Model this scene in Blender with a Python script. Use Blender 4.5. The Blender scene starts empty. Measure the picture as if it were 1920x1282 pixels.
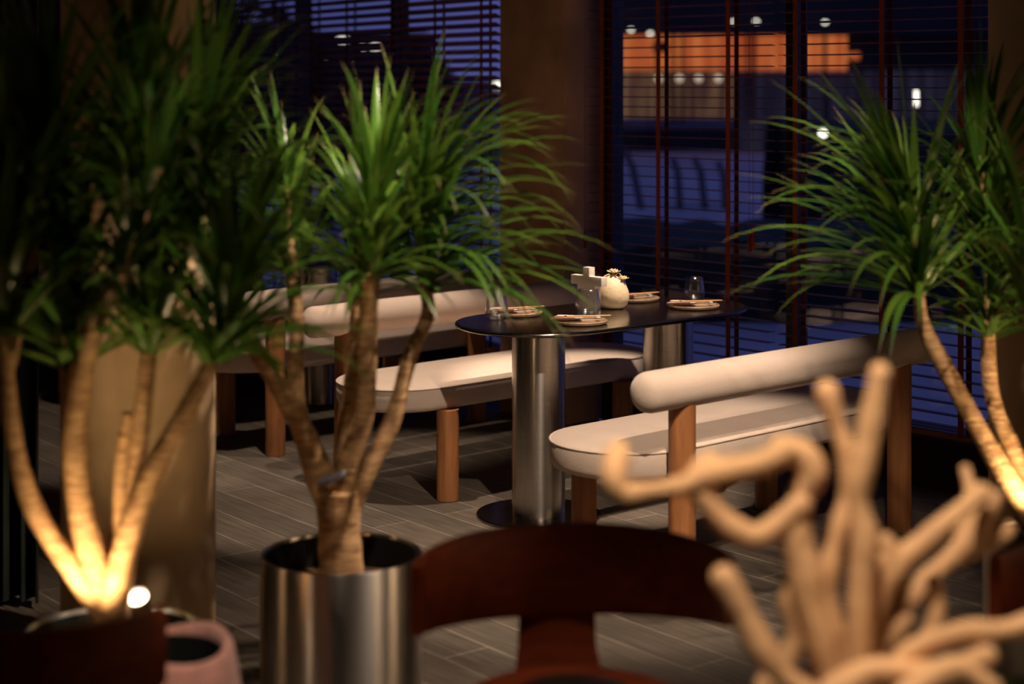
import bpy, bmesh, math, random
from mathutils import Vector, Matrix, noise
R = math.radians
PI = math.pi
random.seed(7)
scn = bpy.context.scene
col = scn.collection

# ------------------------------------------------------------------ camera
F_PX, HOR, EYE = 3257.5, 155.0, 1.655        # focal length in pixels, horizon row, eye height
cam_d = bpy.data.cameras.new('camera')
cam = bpy.data.objects.new('camera', cam_d); col.objects.link(cam)
cam.location = (0, 0, EYE); cam.rotation_euler = (R(90), 0, 0)
cam_d.sensor_width = 36; cam_d.lens = F_PX / 1920 * 36
cam_d.shift_y = -(641 - HOR) / 1920
cam_d.clip_start = .05; cam_d.clip_end = 400
cam_d.dof.use_dof = True; cam_d.dof.focus_distance = 6.45; cam_d.dof.aperture_fstop = 1.55
cam_d.dof.aperture_blades = 9
scn.camera = cam
def at(px, py, Y):                            # photo pixel + distance -> point in the room
    return Vector(((px - 960) * Y / F_PX, Y, EYE - (py - HOR) * Y / F_PX))
def onz(px, py, z):                           # photo pixel lying on a horizontal surface at height z
    Y = (EYE - z) * F_PX / (py - HOR)
    return Vector(((px - 960) * Y / F_PX, Y, z))

# ------------------------------------------------------------------ light
w = bpy.data.worlds.new('dusk_sky'); scn.world = w; w.use_nodes = True
nt = w.node_tree; nt.nodes.clear()
wo = nt.nodes.new('ShaderNodeOutputWorld'); bg = nt.nodes.new('ShaderNodeBackground')
tc = nt.nodes.new('ShaderNodeTexCoord'); sx = nt.nodes.new('ShaderNodeSeparateXYZ'); cr = nt.nodes.new('ShaderNodeValToRGB')
nt.links.new(tc.outputs['Generated'], sx.inputs[0]); nt.links.new(sx.outputs['Z'], cr.inputs[0])
cr.color_ramp.elements[0].position = 0.0; cr.color_ramp.elements[0].color = (.085, .092, .30, 1)
cr.color_ramp.elements[1].position = .6; cr.color_ramp.elements[1].color = (.05, .06, .22, 1)
nt.links.new(cr.outputs[0], bg.inputs[0]); bg.inputs[1].default_value = 1.1
nt.links.new(bg.outputs[0], wo.inputs[0])

WARM = (1.0, .78, .59)
def spot(name, loc, to, watts, deg, blend=.35, rad=.03, colour=WARM):
    d = bpy.data.lights.new(name, 'SPOT'); d.energy = watts; d.color = colour
    d.spot_size = R(deg); d.spot_blend = blend; d.shadow_soft_size = rad
    o = bpy.data.objects.new(name, d); col.objects.link(o); o.location = loc
    o.rotation_euler = (Vector(to) - Vector(loc)).to_track_quat('-Z', 'Y').to_euler()
    return o
spot('ceiling_spot', (-.72, 6.70, 2.85), (-.62, 7.02, .4), 250, 46, .5)
spot('ceiling_spot', (-1.75, 8.0, 2.85), (-1.4, 8.3, .4), 110, 56)
spot('ceiling_spot', (.50, 5.95, 2.85), (.50, 5.85, .45), 130, 46, .6)
spot('ceiling_spot', (.70, 3.5, 2.95), (.28, 5.7, .45), 420, 33, .6)
spot('ceiling_spot', (.95, 6.45, 2.85), (.46, 6.95, .74), 420, 30, .5)
spot('ceiling_spot', (1.05, 3.75, 2.95), (-.32, 4.45, .85), 330, 36, .4)
spot('ceiling_spot', (-.2, 2.3, 2.95), (-.63, 3.36, .52), 130, 13, .5)  # narrow fill added to brighten the pink basket
spot('ceiling_spot', (.35, 4.0, 2.95), (-.93, 4.5, .85), 260, 24, .5)
spot('ceiling_spot', (.75, 3.1, 2.95), (.95, 4.5, 1.4), 220, 25, .6)
spot('ceiling_spot', (.15, 1.7, 2.95), (.60, 2.5, .85), 260, 34, .5)
spot('ceiling_spot', (-.1, 2.7, 2.95), (.10, 3.25, .5), 90, 18, .6)  # weak fill added over the centre chair seat
spot('ceiling_spot', (-.25, 2.3, 2.95), (-.58, 3.8, 1.42), 75, 24, .7)  # modest fill added to lift the left tree's foliage
spot('added_wall_fill', (3.7, 1.3, 2.6), (4.2, 1.3, 1.2), 1300, 44, .8, .05, (1, .90, .80))  # unseen spots added to light walls that the steel mirrors
spot('added_wall_fill', (3.7, 3.6, 2.6), (4.2, 3.6, 1.2), 1500, 44, .8, .05, (1, .90, .80))
spot('added_wall_fill', (-5.5, 3.6, 2.6), (-6, 3.6, 1.2), 1000, 34, .8)
spot('added_wall_fill', (-5.2, -2.5, 2.6), (-5.5, -3, 1.2), 1600, 40, .8, .05, (1, .50, .24))  # orange one added for a warm streak on the planter
scn.view_settings.view_transform = 'Standard'; scn.view_settings.look = 'None'
scn.view_settings.exposure = 0.0; scn.view_settings.gamma = 1
scn.view_settings.use_curve_mapping = False

# ------------------------------------------------------------------ materials
def nodes(m): return m.node_tree.nodes, m.node_tree.links
def mat(name, c, rough=.6, metal=0, noise_s=None, var=.2, bump=0, bump_s=None, emit=None, es=1, stretch=None, sheen=0, spec=.5, aniso=0, trans=0):
    m = bpy.data.materials.new(name); m.use_nodes = True; N, L = nodes(m)
    b = N['Principled BSDF']; b.inputs['Base Color'].default_value = (*c, 1)
    b.inputs['Roughness'].default_value = rough; b.inputs['Metallic'].default_value = metal
    b.inputs['Specular IOR Level'].default_value = spec
    if sheen: b.inputs['Sheen Weight'].default_value = sheen
    if aniso:
        b.inputs['Anisotropic'].default_value = aniso; b.inputs['Anisotropic Rotation'].default_value = .25
        tg = N.new('ShaderNodeTangent'); tg.direction_type = 'RADIAL'; tg.axis = 'Z'; L.new(tg.outputs[0], b.inputs['Tangent'])
    if trans: b.inputs['Transmission Weight'].default_value = trans
    if emit: b.inputs['Emission Color'].default_value = (*emit, 1); b.inputs['Emission Strength'].default_value = es
    if noise_s or bump:
        t = N.new('ShaderNodeTexCoord'); mp = N.new('ShaderNodeMapping')
        L.new(t.outputs['Object'], mp.inputs[0])
        if stretch: mp.inputs['Scale'].default_value = stretch
        n = N.new('ShaderNodeTexNoise'); n.inputs['Scale'].default_value = noise_s or 10; n.inputs['Detail'].default_value = 5
        L.new(mp.outputs[0], n.inputs[0])
        if var:
            r = N.new('ShaderNodeValToRGB'); L.new(n.outputs[0], r.inputs[0])
            r.color_ramp.elements[0].position = .3; r.color_ramp.elements[1].position = .7
            r.color_ramp.elements[0].color = (*[v * (1 - var) for v in c], 1)
            r.color_ramp.elements[1].color = (*[min(1, v * (1 + var)) for v in c], 1)
            L.new(r.outputs[0], b.inputs['Base Color'])
        if bump:
            n2 = N.new('ShaderNodeTexNoise'); n2.inputs['Scale'].default_value = bump_s or noise_s; n2.inputs['Detail'].default_value = 4
            L.new(mp.outputs[0], n2.inputs[0])
            bp = N.new('ShaderNodeBump'); bp.inputs['Strength'].default_value = bump; bp.inputs['Distance'].default_value = .01
            L.new(n2.outputs[0], bp.inputs['Height']); L.new(bp.outputs[0], b.inputs['Normal'])
    return m
M = {}
M['fabric'] = mat('cream_wool', (.66, .52, .43), .95, noise_s=9, var=.05, bump=.25, bump_s=260, sheen=.3)
M['wood'] = mat('oiled_oak', (.34, .135, .048), .5, noise_s=6, var=.28, bump=.1, bump_s=40, stretch=(6, 6, .7))
M['darkwood'] = mat('stained_walnut', (.17, .030, .008), .5, noise_s=6, var=.25, bump=.08, stretch=(1, 6, 6), spec=.2)
M['steel'] = mat('brushed_steel', (.62, .57, .52), .27, 1, noise_s=4, var=.06, bump=.02, bump_s=60, stretch=(1, 1, 30), aniso=.8)
M['potsteel'] = mat('satin_steel', (.66, .62, .58), .3, 1, noise_s=4, var=.05, bump=.015, bump_s=20, stretch=(1, 1, .1), aniso=.85)
M['tabletop'] = mat('patinated_steel', (.22, .20, .19), .2, 1, noise_s=5, var=.25, bump=.03, bump_s=150)
M['plaster'] = mat('beige_plaster', (.42, .29, .17), .85, noise_s=5, var=.16, bump=.12, bump_s=25)
M['pillar'] = mat('brown_plaster', (.46, .265, .16), .8, noise_s=4, var=.22, bump=.08, bump_s=30)
M['darkwall'] = mat('dark_wall', (.03, .022, .018), .8, noise_s=3, var=.3)
M['frame'] = mat('black_frame', (.012, .012, .014), .4)
M['ceil'] = mat('dark_ceiling', (.02, .017, .015), .9)
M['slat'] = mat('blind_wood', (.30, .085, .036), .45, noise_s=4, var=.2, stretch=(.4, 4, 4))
M['slat_shaded'] = mat('blind_wood_shaded', (.15, .042, .018), .45, noise_s=4, var=.2, stretch=(.4, 4, 4))  # same blind wood dimmed; shade on the level slats put into the colour
M['tape'] = mat('blind_tape', (.24, .035, .012), .8, noise_s=20, var=.15)
M['soil'] = mat('bark_soil', (.13, .065, .03), .95, noise_s=40, var=.6, bump=1, bump_s=60)
M['strip'] = mat('grey_tape', (.20, .20, .24), .8)
M['wool_pink'] = mat('pink_boucle', (.72, .36, .30), .95, noise_s=30, var=.15, bump=.8, bump_s=90, sheen=.4)
M['black'] = mat('inner_black', (.006, .008, .005), .9)
M['curtain'] = mat('dark_green_cloth', (.010, .016, .006), .85, noise_s=8, var=.3)
M['white'] = mat('white_lacquer', (.70, .62, .55), .6, noise_s=10, var=.03)
M['vase'] = mat('cream_stoneware', (.74, .58, .38), .55, noise_s=14, var=.08, bump=.2, bump_s=70)
M['petal'] = mat('dried_petal', (.90, .72, .48), .8, noise_s=50, var=.15)
M['stoneplate'] = mat('sand_stoneware', (.28, .18, .11), .5, noise_s=50, var=.25)
M['napkin'] = mat('linen', (.55, .46, .40), .9, noise_s=60, var=.08, bump=.2, bump_s=300)
M['chop'] = mat('bamboo', (.50, .27, .12), .5, noise_s=20, var=.15)
M['handle'] = mat('rosewood', (.10, .03, .012), .4, noise_s=30, var=.2)
M['blade'] = mat('dark_blade', (.06, .05, .05), .25, 1)
M['drift'] = mat('driftwood', (.66, .39, .19), .8, noise_s=7, var=.22, bump=.4, bump_s=30)
M['metal_grey'] = mat('grey_metal', (.35, .33, .34), .4, .8)
M['leather'] = mat('black_leather', (.015, .010, .008), .5)
M['lens'] = mat('lamp_lens', (1, .9, .7), .3, emit=(1, .82, .55), es=9)
M['road'] = mat('pale_paving', (.50, .49, .47), .8, noise_s=.6, var=.22)
M['verge'] = mat('dark_planting', (.015, .030, .015), .95, noise_s=1.5, var=.6)
M['bld_dark'] = mat('dark_facade', (.012, .011, .014), .8, noise_s=.7, var=.4)
M['bld_grey'] = mat('grey_cladding', (.12, .12, .15), .7, noise_s=.8, var=.3)
M['lit_white'] = mat('white_lamp', (1, .95, .8), .4, emit=(1, .9, .68), es=3.2)
M['globe'] = mat('globe_lamp', (1, .9, .7), .4, emit=(1, .78, .48), es=.9)
M['leafdark'] = mat('tree_leaf', (.010, .016, .010), .9, noise_s=2, var=.4)

def facade_mat(name, c1, c2, strength):       # lit interior seen behind a slatted timber front
    m = bpy.data.materials.new(name); m.use_nodes = True; N, L = nodes(m); b = N['Principled BSDF']
    t = N.new('ShaderNodeTexCoord'); mp = N.new('ShaderNodeMapping'); mp.inputs['Scale'].default_value = (2.4, 1, .12)
    n = N.new('ShaderNodeTexNoise'); n.inputs['Scale'].default_value = 1.6; n.inputs['Detail'].default_value = 3
    r = N.new('ShaderNodeValToRGB'); L.new(t.outputs['Object'], mp.inputs[0]); L.new(mp.outputs[0], n.inputs[0]); L.new(n.outputs[0], r.inputs[0])
    r.color_ramp.elements[0].position = .38; r.color_ramp.elements[0].color = (*c1, 1)
    r.color_ramp.elements[1].position = .62; r.color_ramp.elements[1].color = (*c2, 1)
    L.new(r.outputs[0], b.inputs['Emission Color']); b.inputs['Emission Strength'].default_value = strength
    b.inputs['Base Color'].default_value = (.05, .02, .01, 1); return m
M['lit_orange'] = facade_mat('lit_orange_panel', (.50, .085, .018), (.80, .20, .045), .8)
M['lit_tan'] = facade_mat('lit_room', (.05, .018, .012), (.30, .15, .07), .55)
M['lit_blue'] = facade_mat('dim_room', (.004, .004, .010), (.040, .036, .065), .45)

# bark with rings and leaves
def bark_mat():
    m = mat('ringed_bark', (.50, .30, .14), .75); N, L = nodes(m); b = N['Principled BSDF']
    t = N.new('ShaderNodeTexCoord'); n = N.new('ShaderNodeTexNoise'); n.inputs['Scale'].default_value = 22; n.inputs['Detail'].default_value = 6
    mp = N.new('ShaderNodeMapping'); mp.inputs['Scale'].default_value = (1, 1, 5)
    L.new(t.outputs['Object'], mp.inputs[0]); L.new(mp.outputs[0], n.inputs[0])
    r = N.new('ShaderNodeValToRGB'); L.new(n.outputs[0], r.inputs[0])
    r.color_ramp.elements[0].position = .34; r.color_ramp.elements[0].color = (.27, .13, .055, 1)
    r.color_ramp.elements[1].position = .62; r.color_ramp.elements[1].color = (.58, .36, .17, 1)
    L.new(r.outputs[0], b.inputs['Base Color'])
    bp = N.new('ShaderNodeBump'); bp.inputs['Strength'].default_value = .6; bp.inputs['Distance'].default_value = .006
    L.new(n.outputs[0], bp.inputs['Height']); L.new(bp.outputs[0], b.inputs['Normal']); return m
M['bark'] = bark_mat()
def leaf_mat():
    m = bpy.data.materials.new('strap_leaf'); m.use_nodes = True; N, L = nodes(m); b = N['Principled BSDF']
    at_ = N.new('ShaderNodeVertexColor'); at_.layer_name = 'tone'
    L.new(at_.outputs[0], b.inputs['Base Color']); b.inputs['Roughness'].default_value = .32
    tr = N.new('ShaderNodeBsdfTranslucent'); L.new(at_.outputs[0], tr.inputs[0])
    mx = N.new('ShaderNodeMixShader'); mx.inputs[0].default_value = .28
    L.new(b.outputs[0], mx.inputs[1]); L.new(tr.outputs[0], mx.inputs[2]); L.new(mx.outputs[0], N['Material Output'].inputs[0]); return m
M['leaf'] = leaf_mat()
def pane_mat():
    m = bpy.data.materials.new('window_glass'); m.use_nodes = True; N, L = nodes(m); N.remove(N['Principled BSDF'])
    g = N.new('ShaderNodeBsdfGlossy'); g.inputs['Roughness'].default_value = .01
    t = N.new('ShaderNodeBsdfTransparent'); t.inputs[0].default_value = (.9, .92, .94, 1)
    f = N.new('ShaderNodeFresnel'); mx = N.new('ShaderNodeMixShader'); ge = N.new('ShaderNodeNewGeometry')
    mr = N.new('ShaderNodeMapRange'); mr.inputs['To Min'].default_value = 1.5; mr.inputs['To Max'].default_value = 1 / 1.5
    L.new(ge.outputs['Backfacing'], mr.inputs[0]); L.new(mr.outputs[0], f.inputs[0])
    L.new(f.outputs[0], mx.inputs[0]); L.new(t.outputs[0], mx.inputs[1]); L.new(g.outputs[0], mx.inputs[2])
    L.new(mx.outputs[0], N['Material Output'].inputs[0]); return m
M['pane'] = pane_mat()
def glass_mat():
    m = bpy.data.materials.new('clear_glass'); m.use_nodes = True; N, L = nodes(m); N.remove(N['Principled BSDF'])
    g = N.new('ShaderNodeBsdfGlossy'); g.inputs['Roughness'].default_value = .14
    t = N.new('ShaderNodeBsdfTransparent'); t.inputs[0].default_value = (.97, .97, .97, 1)
    f = N.new('ShaderNodeLayerWeight'); f.inputs[0].default_value = .5; mx = N.new('ShaderNodeMixShader')
    r = N.new('ShaderNodeMapRange'); L.new(f.outputs['Facing'], r.inputs[0])
    pw = N.new('ShaderNodeMath'); pw.operation = 'POWER'; pw.inputs[1].default_value = 1.8; L.new(r.outputs[0], pw.inputs[0])
    ad = N.new('ShaderNodeMath'); ad.operation = 'MULTIPLY_ADD'; ad.inputs[1].default_value = .85; ad.inputs[2].default_value = .06; L.new(pw.outputs[0], ad.inputs[0])
    L.new(ad.outputs[0], mx.inputs[0]); L.new(t.outputs[0], mx.inputs[1]); L.new(g.outputs[0], mx.inputs[2])
    L.new(mx.outputs[0], N['Material Output'].inputs[0]); return m
M['glass'] = glass_mat()
FA = math.atan2(.786, -.618)                  # direction of the floor boards
def floor_mat():
    m = bpy.data.materials.new('plank_tiles'); m.use_nodes = True; N, L = nodes(m); b = N['Principled BSDF']
    t = N.new('ShaderNodeTexCoord'); mp = N.new('ShaderNodeMapping'); mp.inputs['Rotation'].default_value = (0, 0, -FA)
    L.new(t.outputs['Object'], mp.inputs[0])
    br = N.new('ShaderNodeTexBrick'); br.inputs['Scale'].default_value = 1; br.offset = .37
    br.inputs['Brick Width'].default_value = 1.35; br.inputs['Row Height'].default_value = .163; br.inputs['Mortar Size'].default_value = .0035
    br.inputs['Mortar Smooth'].default_value = .2
    br.inputs['Color1'].default_value = (.155, .120, .090, 1); br.inputs['Color2'].default_value = (.110, .088, .068, 1)
    br.inputs['Mortar'].default_value = (.30, .24, .19, 1); L.new(mp.outputs[0], br.inputs[0])
    m2 = N.new('ShaderNodeMapping'); m2.inputs['Scale'].default_value = (2, 30, 1); L.new(mp.outputs[0], m2.inputs[0])
    n = N.new('ShaderNodeTexNoise'); n.inputs['Scale'].default_value = 2.2; n.inputs['Detail'].default_value = 7; L.new(m2.outputs[0], n.inputs[0])
    n3 = N.new('ShaderNodeTexNoise'); n3.inputs['Scale'].default_value = 5; n3.inputs['Detail'].default_value = 5; L.new(mp.outputs[0], n3.inputs[0])
    r = N.new('ShaderNodeValToRGB'); L.new(n.outputs[0], r.inputs[0])
    r.color_ramp.elements[0].position = .3; r.color_ramp.elements[0].color = (.62, .62, .62, 1)
    r.color_ramp.elements[1].position = .72; r.color_ramp.elements[1].color = (1.2, 1.2, 1.2, 1)
    r3 = N.new('ShaderNodeValToRGB'); L.new(n3.outputs[0], r3.inputs[0])
    r3.color_ramp.elements[0].position = .3; r3.color_ramp.elements[0].color = (.7, .7, .7, 1); r3.color_ramp.elements[1].position = .7
    x = N.new('ShaderNodeMixRGB'); x.blend_type = 'MULTIPLY'; x.inputs[0].default_value = 1
    y = N.new('ShaderNodeMixRGB'); y.blend_type = 'MULTIPLY'; y.inputs[0].default_value = 1
    L.new(br.outputs[0], x.inputs[1]); L.new(r.outputs[0], x.inputs[2]); L.new(x.outputs[0], y.inputs[1]); L.new(r3.outputs[0], y.inputs[2])
    L.new(y.outputs[0], b.inputs['Base Color']); b.inputs['Roughness'].default_value = .62
    bp = N.new('ShaderNodeBump'); bp.inputs['Strength'].default_value = .5; bp.inputs['Distance'].default_value = .004; bp.invert = True
    L.new(br.outputs['Fac'], bp.inputs['Height'])
    bp2 = N.new('ShaderNodeBump'); bp2.inputs['Strength'].default_value = .18; bp2.inputs['Distance'].default_value = .004
    L.new(n.outputs[0], bp2.inputs['Height']); L.new(bp.outputs[0], bp2.inputs['Normal']); L.new(bp2.outputs[0], b.inputs['Normal']); return m
M['floor'] = floor_mat()

# ------------------------------------------------------------------ mesh helpers
class MB:
    def __init__(s): s.v = []; s.f = []; s.c = None
    def add(s, vs, fs):
        o = len(s.v); s.v += [Vector(v) for v in vs]; s.f += [tuple(i + o for i in f) for f in fs]; return s
    def rings(s, rings, closed=True, cap=True):
        n = len(rings[0]); vs = [p for r in rings for p in r]; fs = []
        for i in range(len(rings) - 1):
            for j in range(n if closed else n - 1):
                k = (j + 1) % n; fs.append((i * n + j, i * n + k, (i + 1) * n + k, (i + 1) * n + j))
        if cap: fs.append(tuple(reversed(range(n)))); fs.append(tuple((len(rings) - 1) * n + j for j in range(n)))
        return s.add(vs, fs)
    def lathe(s, prof, seg=48, c=(0, 0, 0), cap=True):
        c = Vector(c)
        return s.rings([[c + Vector((r * math.cos(2 * PI * j / seg), r * math.sin(2 * PI * j / seg), z)) for j in range(seg)] for r, z in prof], cap=cap)
    def box(s, lo, hi, mtx=None):
        x0, y0, z0 = lo; x1, y1, z1 = hi
        vs = [Vector(v) for v in ((x0, y0, z0), (x1, y0, z0), (x1, y1, z0), (x0, y1, z0), (x0, y0, z1), (x1, y0, z1), (x1, y1, z1), (x0, y1, z1))]
        if mtx: vs = [mtx @ v for v in vs]
        return s.add(vs, [(0, 3, 2, 1), (4, 5, 6, 7), (0, 1, 5, 4), (1, 2, 6, 5), (2, 3, 7, 6), (3, 0, 4, 7)])
    def tube(s, pts, rad, seg=14, ridge=0, cap=True, round_end=False):
        pts = [Vector(p) for p in pts]; n = len(pts)
        if not hasattr(rad, '__len__'): rad = [rad] * n
        t0 = (pts[1] - pts[0]).normalized(); a = t0.orthogonal().normalized(); rs = []
        if round_end:
            pre = [(pts[0] - t0 * rad[0] * math.cos(q), rad[0] * math.sin(q)) for q in (.25, .6, .95, 1.25)]
            te = (pts[-1] - pts[-2]).normalized()
            post = [(pts[-1] + te * rad[-1] * math.cos(q), rad[-1] * math.sin(q)) for q in (1.25, .95, .6, .25)]
            pts = [p for p, _ in pre] + pts + [p for p, _ in post]; rad = [r for _, r in pre] + list(rad) + [r for _, r in post]; n = len(pts)
        for i in range(n):
            t = (pts[min(i + 1, n - 1)] - pts[max(i - 1, 0)]).normalized()
            a = (a - t * a.dot(t)).normalized(); b = t.cross(a)
            r = rad[i] * (1 + (ridge if i % 2 else -ridge))
            rs.append([pts[i] + a * r * math.cos(2 * PI * j / seg) + b * r * math.sin(2 * PI * j / seg) for j in range(seg)])
        return s.rings(rs, cap=cap)
    def prism(s, poly, z0, z1, mtx=None):      # poly in xz, extruded in y
        n = len(poly); vs = [Vector((x, z0, y)) for x, y in poly] + [Vector((x, z1, y)) for x, y in poly]
        if mtx: vs = [mtx @ v for v in vs]
        return s.add(vs, [tuple(range(n)), tuple(reversed(range(n, 2 * n)))] + [(j, j + n, (j + 1) % n + n, (j + 1) % n) for j in range(n)])
    def build(s, name, m, parent=None, loc=(0, 0, 0), rz=0, sharp=38, bevel=0):
        me = bpy.data.meshes.new(name); me.from_pydata([tuple(v) for v in s.v], [], s.f)
        bm = bmesh.new(); bm.from_mesh(me); bmesh.ops.recalc_face_normals(bm, faces=bm.faces)
        if bevel: bmesh.ops.bevel(bm, geom=[e for e in bm.edges if len(e.link_faces) == 2 and e.calc_face_angle(0) > R(35)], offset=bevel, segments=2, affect='EDGES', profile=.6)
        bm.to_mesh(me); bm.free()
        me.materials.append(m); me.polygons.foreach_set('use_smooth', [True] * len(me.polygons)); me.set_sharp_from_angle(angle=R(sharp))
        o = bpy.data.objects.new(name, me); col.objects.link(o); o.location = loc; o.rotation_euler = (0, 0, rz)
        if parent: o.parent = parent
        return o
def tag(o, label=None, cat=None, group=None, kind=None):
    if label: o['label'] = label
    if cat: o['category'] = cat
    if group: o['group'] = group
    if kind: o['kind'] = kind
    return o
def thing(name, label, cat, loc=(0, 0, 0), rz=0, group=None):
    o = bpy.data.objects.new(name, None); col.objects.link(o); o.location = loc; o.rotation_euler = (0, 0, rz); o.empty_display_size = .1
    return tag(o, label, cat, group)
def copy_tree(o, label=None, group=None):
    r = o.copy(); col.objects.link(r)
    if label: r['label'] = label
    if group: r['group'] = group
    for ch in list(o.children):
        c = ch.copy(); col.objects.link(c); c.parent = r
        for g in ch.children:
            d = g.copy(); col.objects.link(d); d.parent = c
    return r
def struct(mb, name, m, **k): return tag(mb.build(name, m, **k), kind='structure')
def spline(pts, n=8):                          # Catmull-Rom through control points
    P = [Vector(p) for p in pts]; P = [2 * P[0] - P[1]] + P + [2 * P[-1] - P[-2]]; out = []
    for i in range(1, len(P) - 2):
        for k in range(n):
            t = k / n; a, b, c, d = P[i - 1], P[i], P[i + 1], P[i + 2]
            out.append(.5 * (2 * b + (c - a) * t + (2 * a - 5 * b + 4 * c - d) * t * t + (3 * b - a - 3 * c + d) * t ** 3))
    out.append(P[-2]); return out
def lerp_list(v, n):
    out = []
    for i in range(n):
        t = i / (n - 1) * (len(v) - 1); k = min(int(t), len(v) - 2); out.append(v[k] * (1 - (t - k)) + v[k + 1] * (t - k))
    return out

# ------------------------------------------------------------------ room
U = Vector((.7427, .6697, 0)); T = Vector((.6697, -.7427, 0))   # towards the windows / along the window wall to the right
def wp(c, s, z=0): return U * c + T * s + Vector((0, 0, z))
CW = 5.93                                      # plane of the blinds; glass a little behind
WC = 6.02
wall_a = wp(WC, -6.02); wall_b = wp(WC, -.9)
LW0 = Vector((.02, 9.10, 0)); LD = Vector((-.531, .847, 0)).normalized(); LN = Vector((.847, .531, 0)).normalized()  # left window wall
LW1 = LW0 + LD * 4.1
poly = [(-6, -3), (4.2, -3), (4.2, wall_b.y), (wall_b.x, wall_b.y), (wall_a.x, wall_a.y), (LW0.x + .1, LW0.y + .06), (LW1.x, LW1.y), (-6, LW1.y)]
def plan(z0, z1, name, m):
    n = len(poly); mb = MB(); mb.add([(x, y, z0) for x, y in poly] + [(x, y, z1) for x, y in poly],
        [tuple(reversed(range(n))), tuple(range(n, 2 * n))] + [(j, (j + 1) % n, (j + 1) % n + n, j + n) for j in range(n)])
    return struct(mb, name, m)
plan(-.15, 0, 'floor', M['floor']); plan(3.0, 3.15, 'ceiling', M['ceil'])
def wall(p, q, z0, z1, name, m=None, th=.12, side=1):
    p = Vector((p[0], p[1], 0)); q = Vector((q[0], q[1], 0)); d = (q - p).normalized(); n = Vector((-d.y, d.x, 0)) * th * side
    mb = MB(); mb.add([p + Vector((0, 0, z0)), q + Vector((0, 0, z0)), q + n + Vector((0, 0, z0)), p + n + Vector((0, 0, z0)),
                       p + Vector((0, 0, z1)), q + Vector((0, 0, z1)), q + n + Vector((0, 0, z1)), p + n + Vector((0, 0, z1))],
                      [(0, 3, 2, 1), (4, 5, 6, 7), (0, 1, 5, 4), (1, 2, 6, 5), (2, 3, 7, 6), (3, 0, 4, 7)])
    return struct(mb, name, m or M['darkwall'])
wall((-6, -3), (4.2, -3), 0, 3, 'wall_back', M['darkwall'], side=-1)
wall((-6, -3), (-6, LW1.y), 0, 3, 'wall_left', M['plaster'])
wall((4.2, -3), (4.2, wall_b.y), 0, 3, 'wall_right', M['plaster'], side=-1)
wall((-6, LW1.y), (LW1.x, LW1.y), 0, 3, 'wall_far')
wall((wall_b.x, wall_b.y), (4.2, wall_b.y), 0, 3, 'wall_right_return')
e = wp(WC, -3.7)
wall(wp(WC, -3.7)[:2], wall_b[:2], 0, 3, 'wall_front_right', side=1)
wall(wall_a[:2], e[:2], 0, .2, 'wall_sill_right', side=1)
wall(wall_a[:2], e[:2], 2.75, 3, 'wall_header_right', side=1)
wall(LW1[:2], LW0[:2], 0, .2, 'wall_sill_left', side=1)
wall(LW1[:2], LW0[:2], 2.75, 3, 'wall_header_left', side=1)

def bar(mb, p, q, wd, dp):                     # upright rectangular bar between plan point p, heights q, oriented by dirs
    pass
def window(name, P, D, Nn, length, mull, z0=.2, z1=2.75):   # P start, D along, Nn outwards
    def bx(mb, a, b, n0, n1, za, zb):
        vs = []
        for z in (za, zb):
            for s, n in ((a, n0), (b, n0), (b, n1), (a, n1)): vs.append(P + D * s + Nn * n + Vector((0, 0, z)))
        mb.add(vs, [(0, 3, 2, 1), (4, 5, 6, 7), (0, 1, 5, 4), (1, 2, 6, 5), (2, 3, 7, 6), (3, 0, 4, 7)])
    mb = MB()
    bx(mb, 0, length, .0, .09, z0, z0 + .05); bx(mb, 0, length, .0, .09, z1 - .05, z1)
    for s, hw in mull: bx(mb, s - hw, s + hw, 0, .09, z0 + .05, z1 - .05)
    fr = struct(mb, name, M['frame'])
    ms = sorted(mull)
    for (a, ha), (b, hb) in zip(ms, ms[1:]):
        g = MB(); bx(g, a + ha, b - hb, .04, .05, z0 + .05, z1 - .05)
        g.build('window_pane', M['pane'], fr)
def sx_(px): # position along the right window wall of a photo column
    k = (px - 960) / F_PX; Y = CW / (U.x * k + U.y); return Vector((k * Y, Y, 0)).dot(T)
P0 = wp(WC, -6.02)
window('window_1', P0, T, U, 2.32, [(.03, .03), (sx_(1457) + 6.02, .025), (2.27, .05)])
window('window_2', LW0, LD, Vector((LN.x, LN.y, 0)), 4.05, [(.03, .03), (1.35, .025), (2.7, .025), (4.0, .05)])

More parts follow.
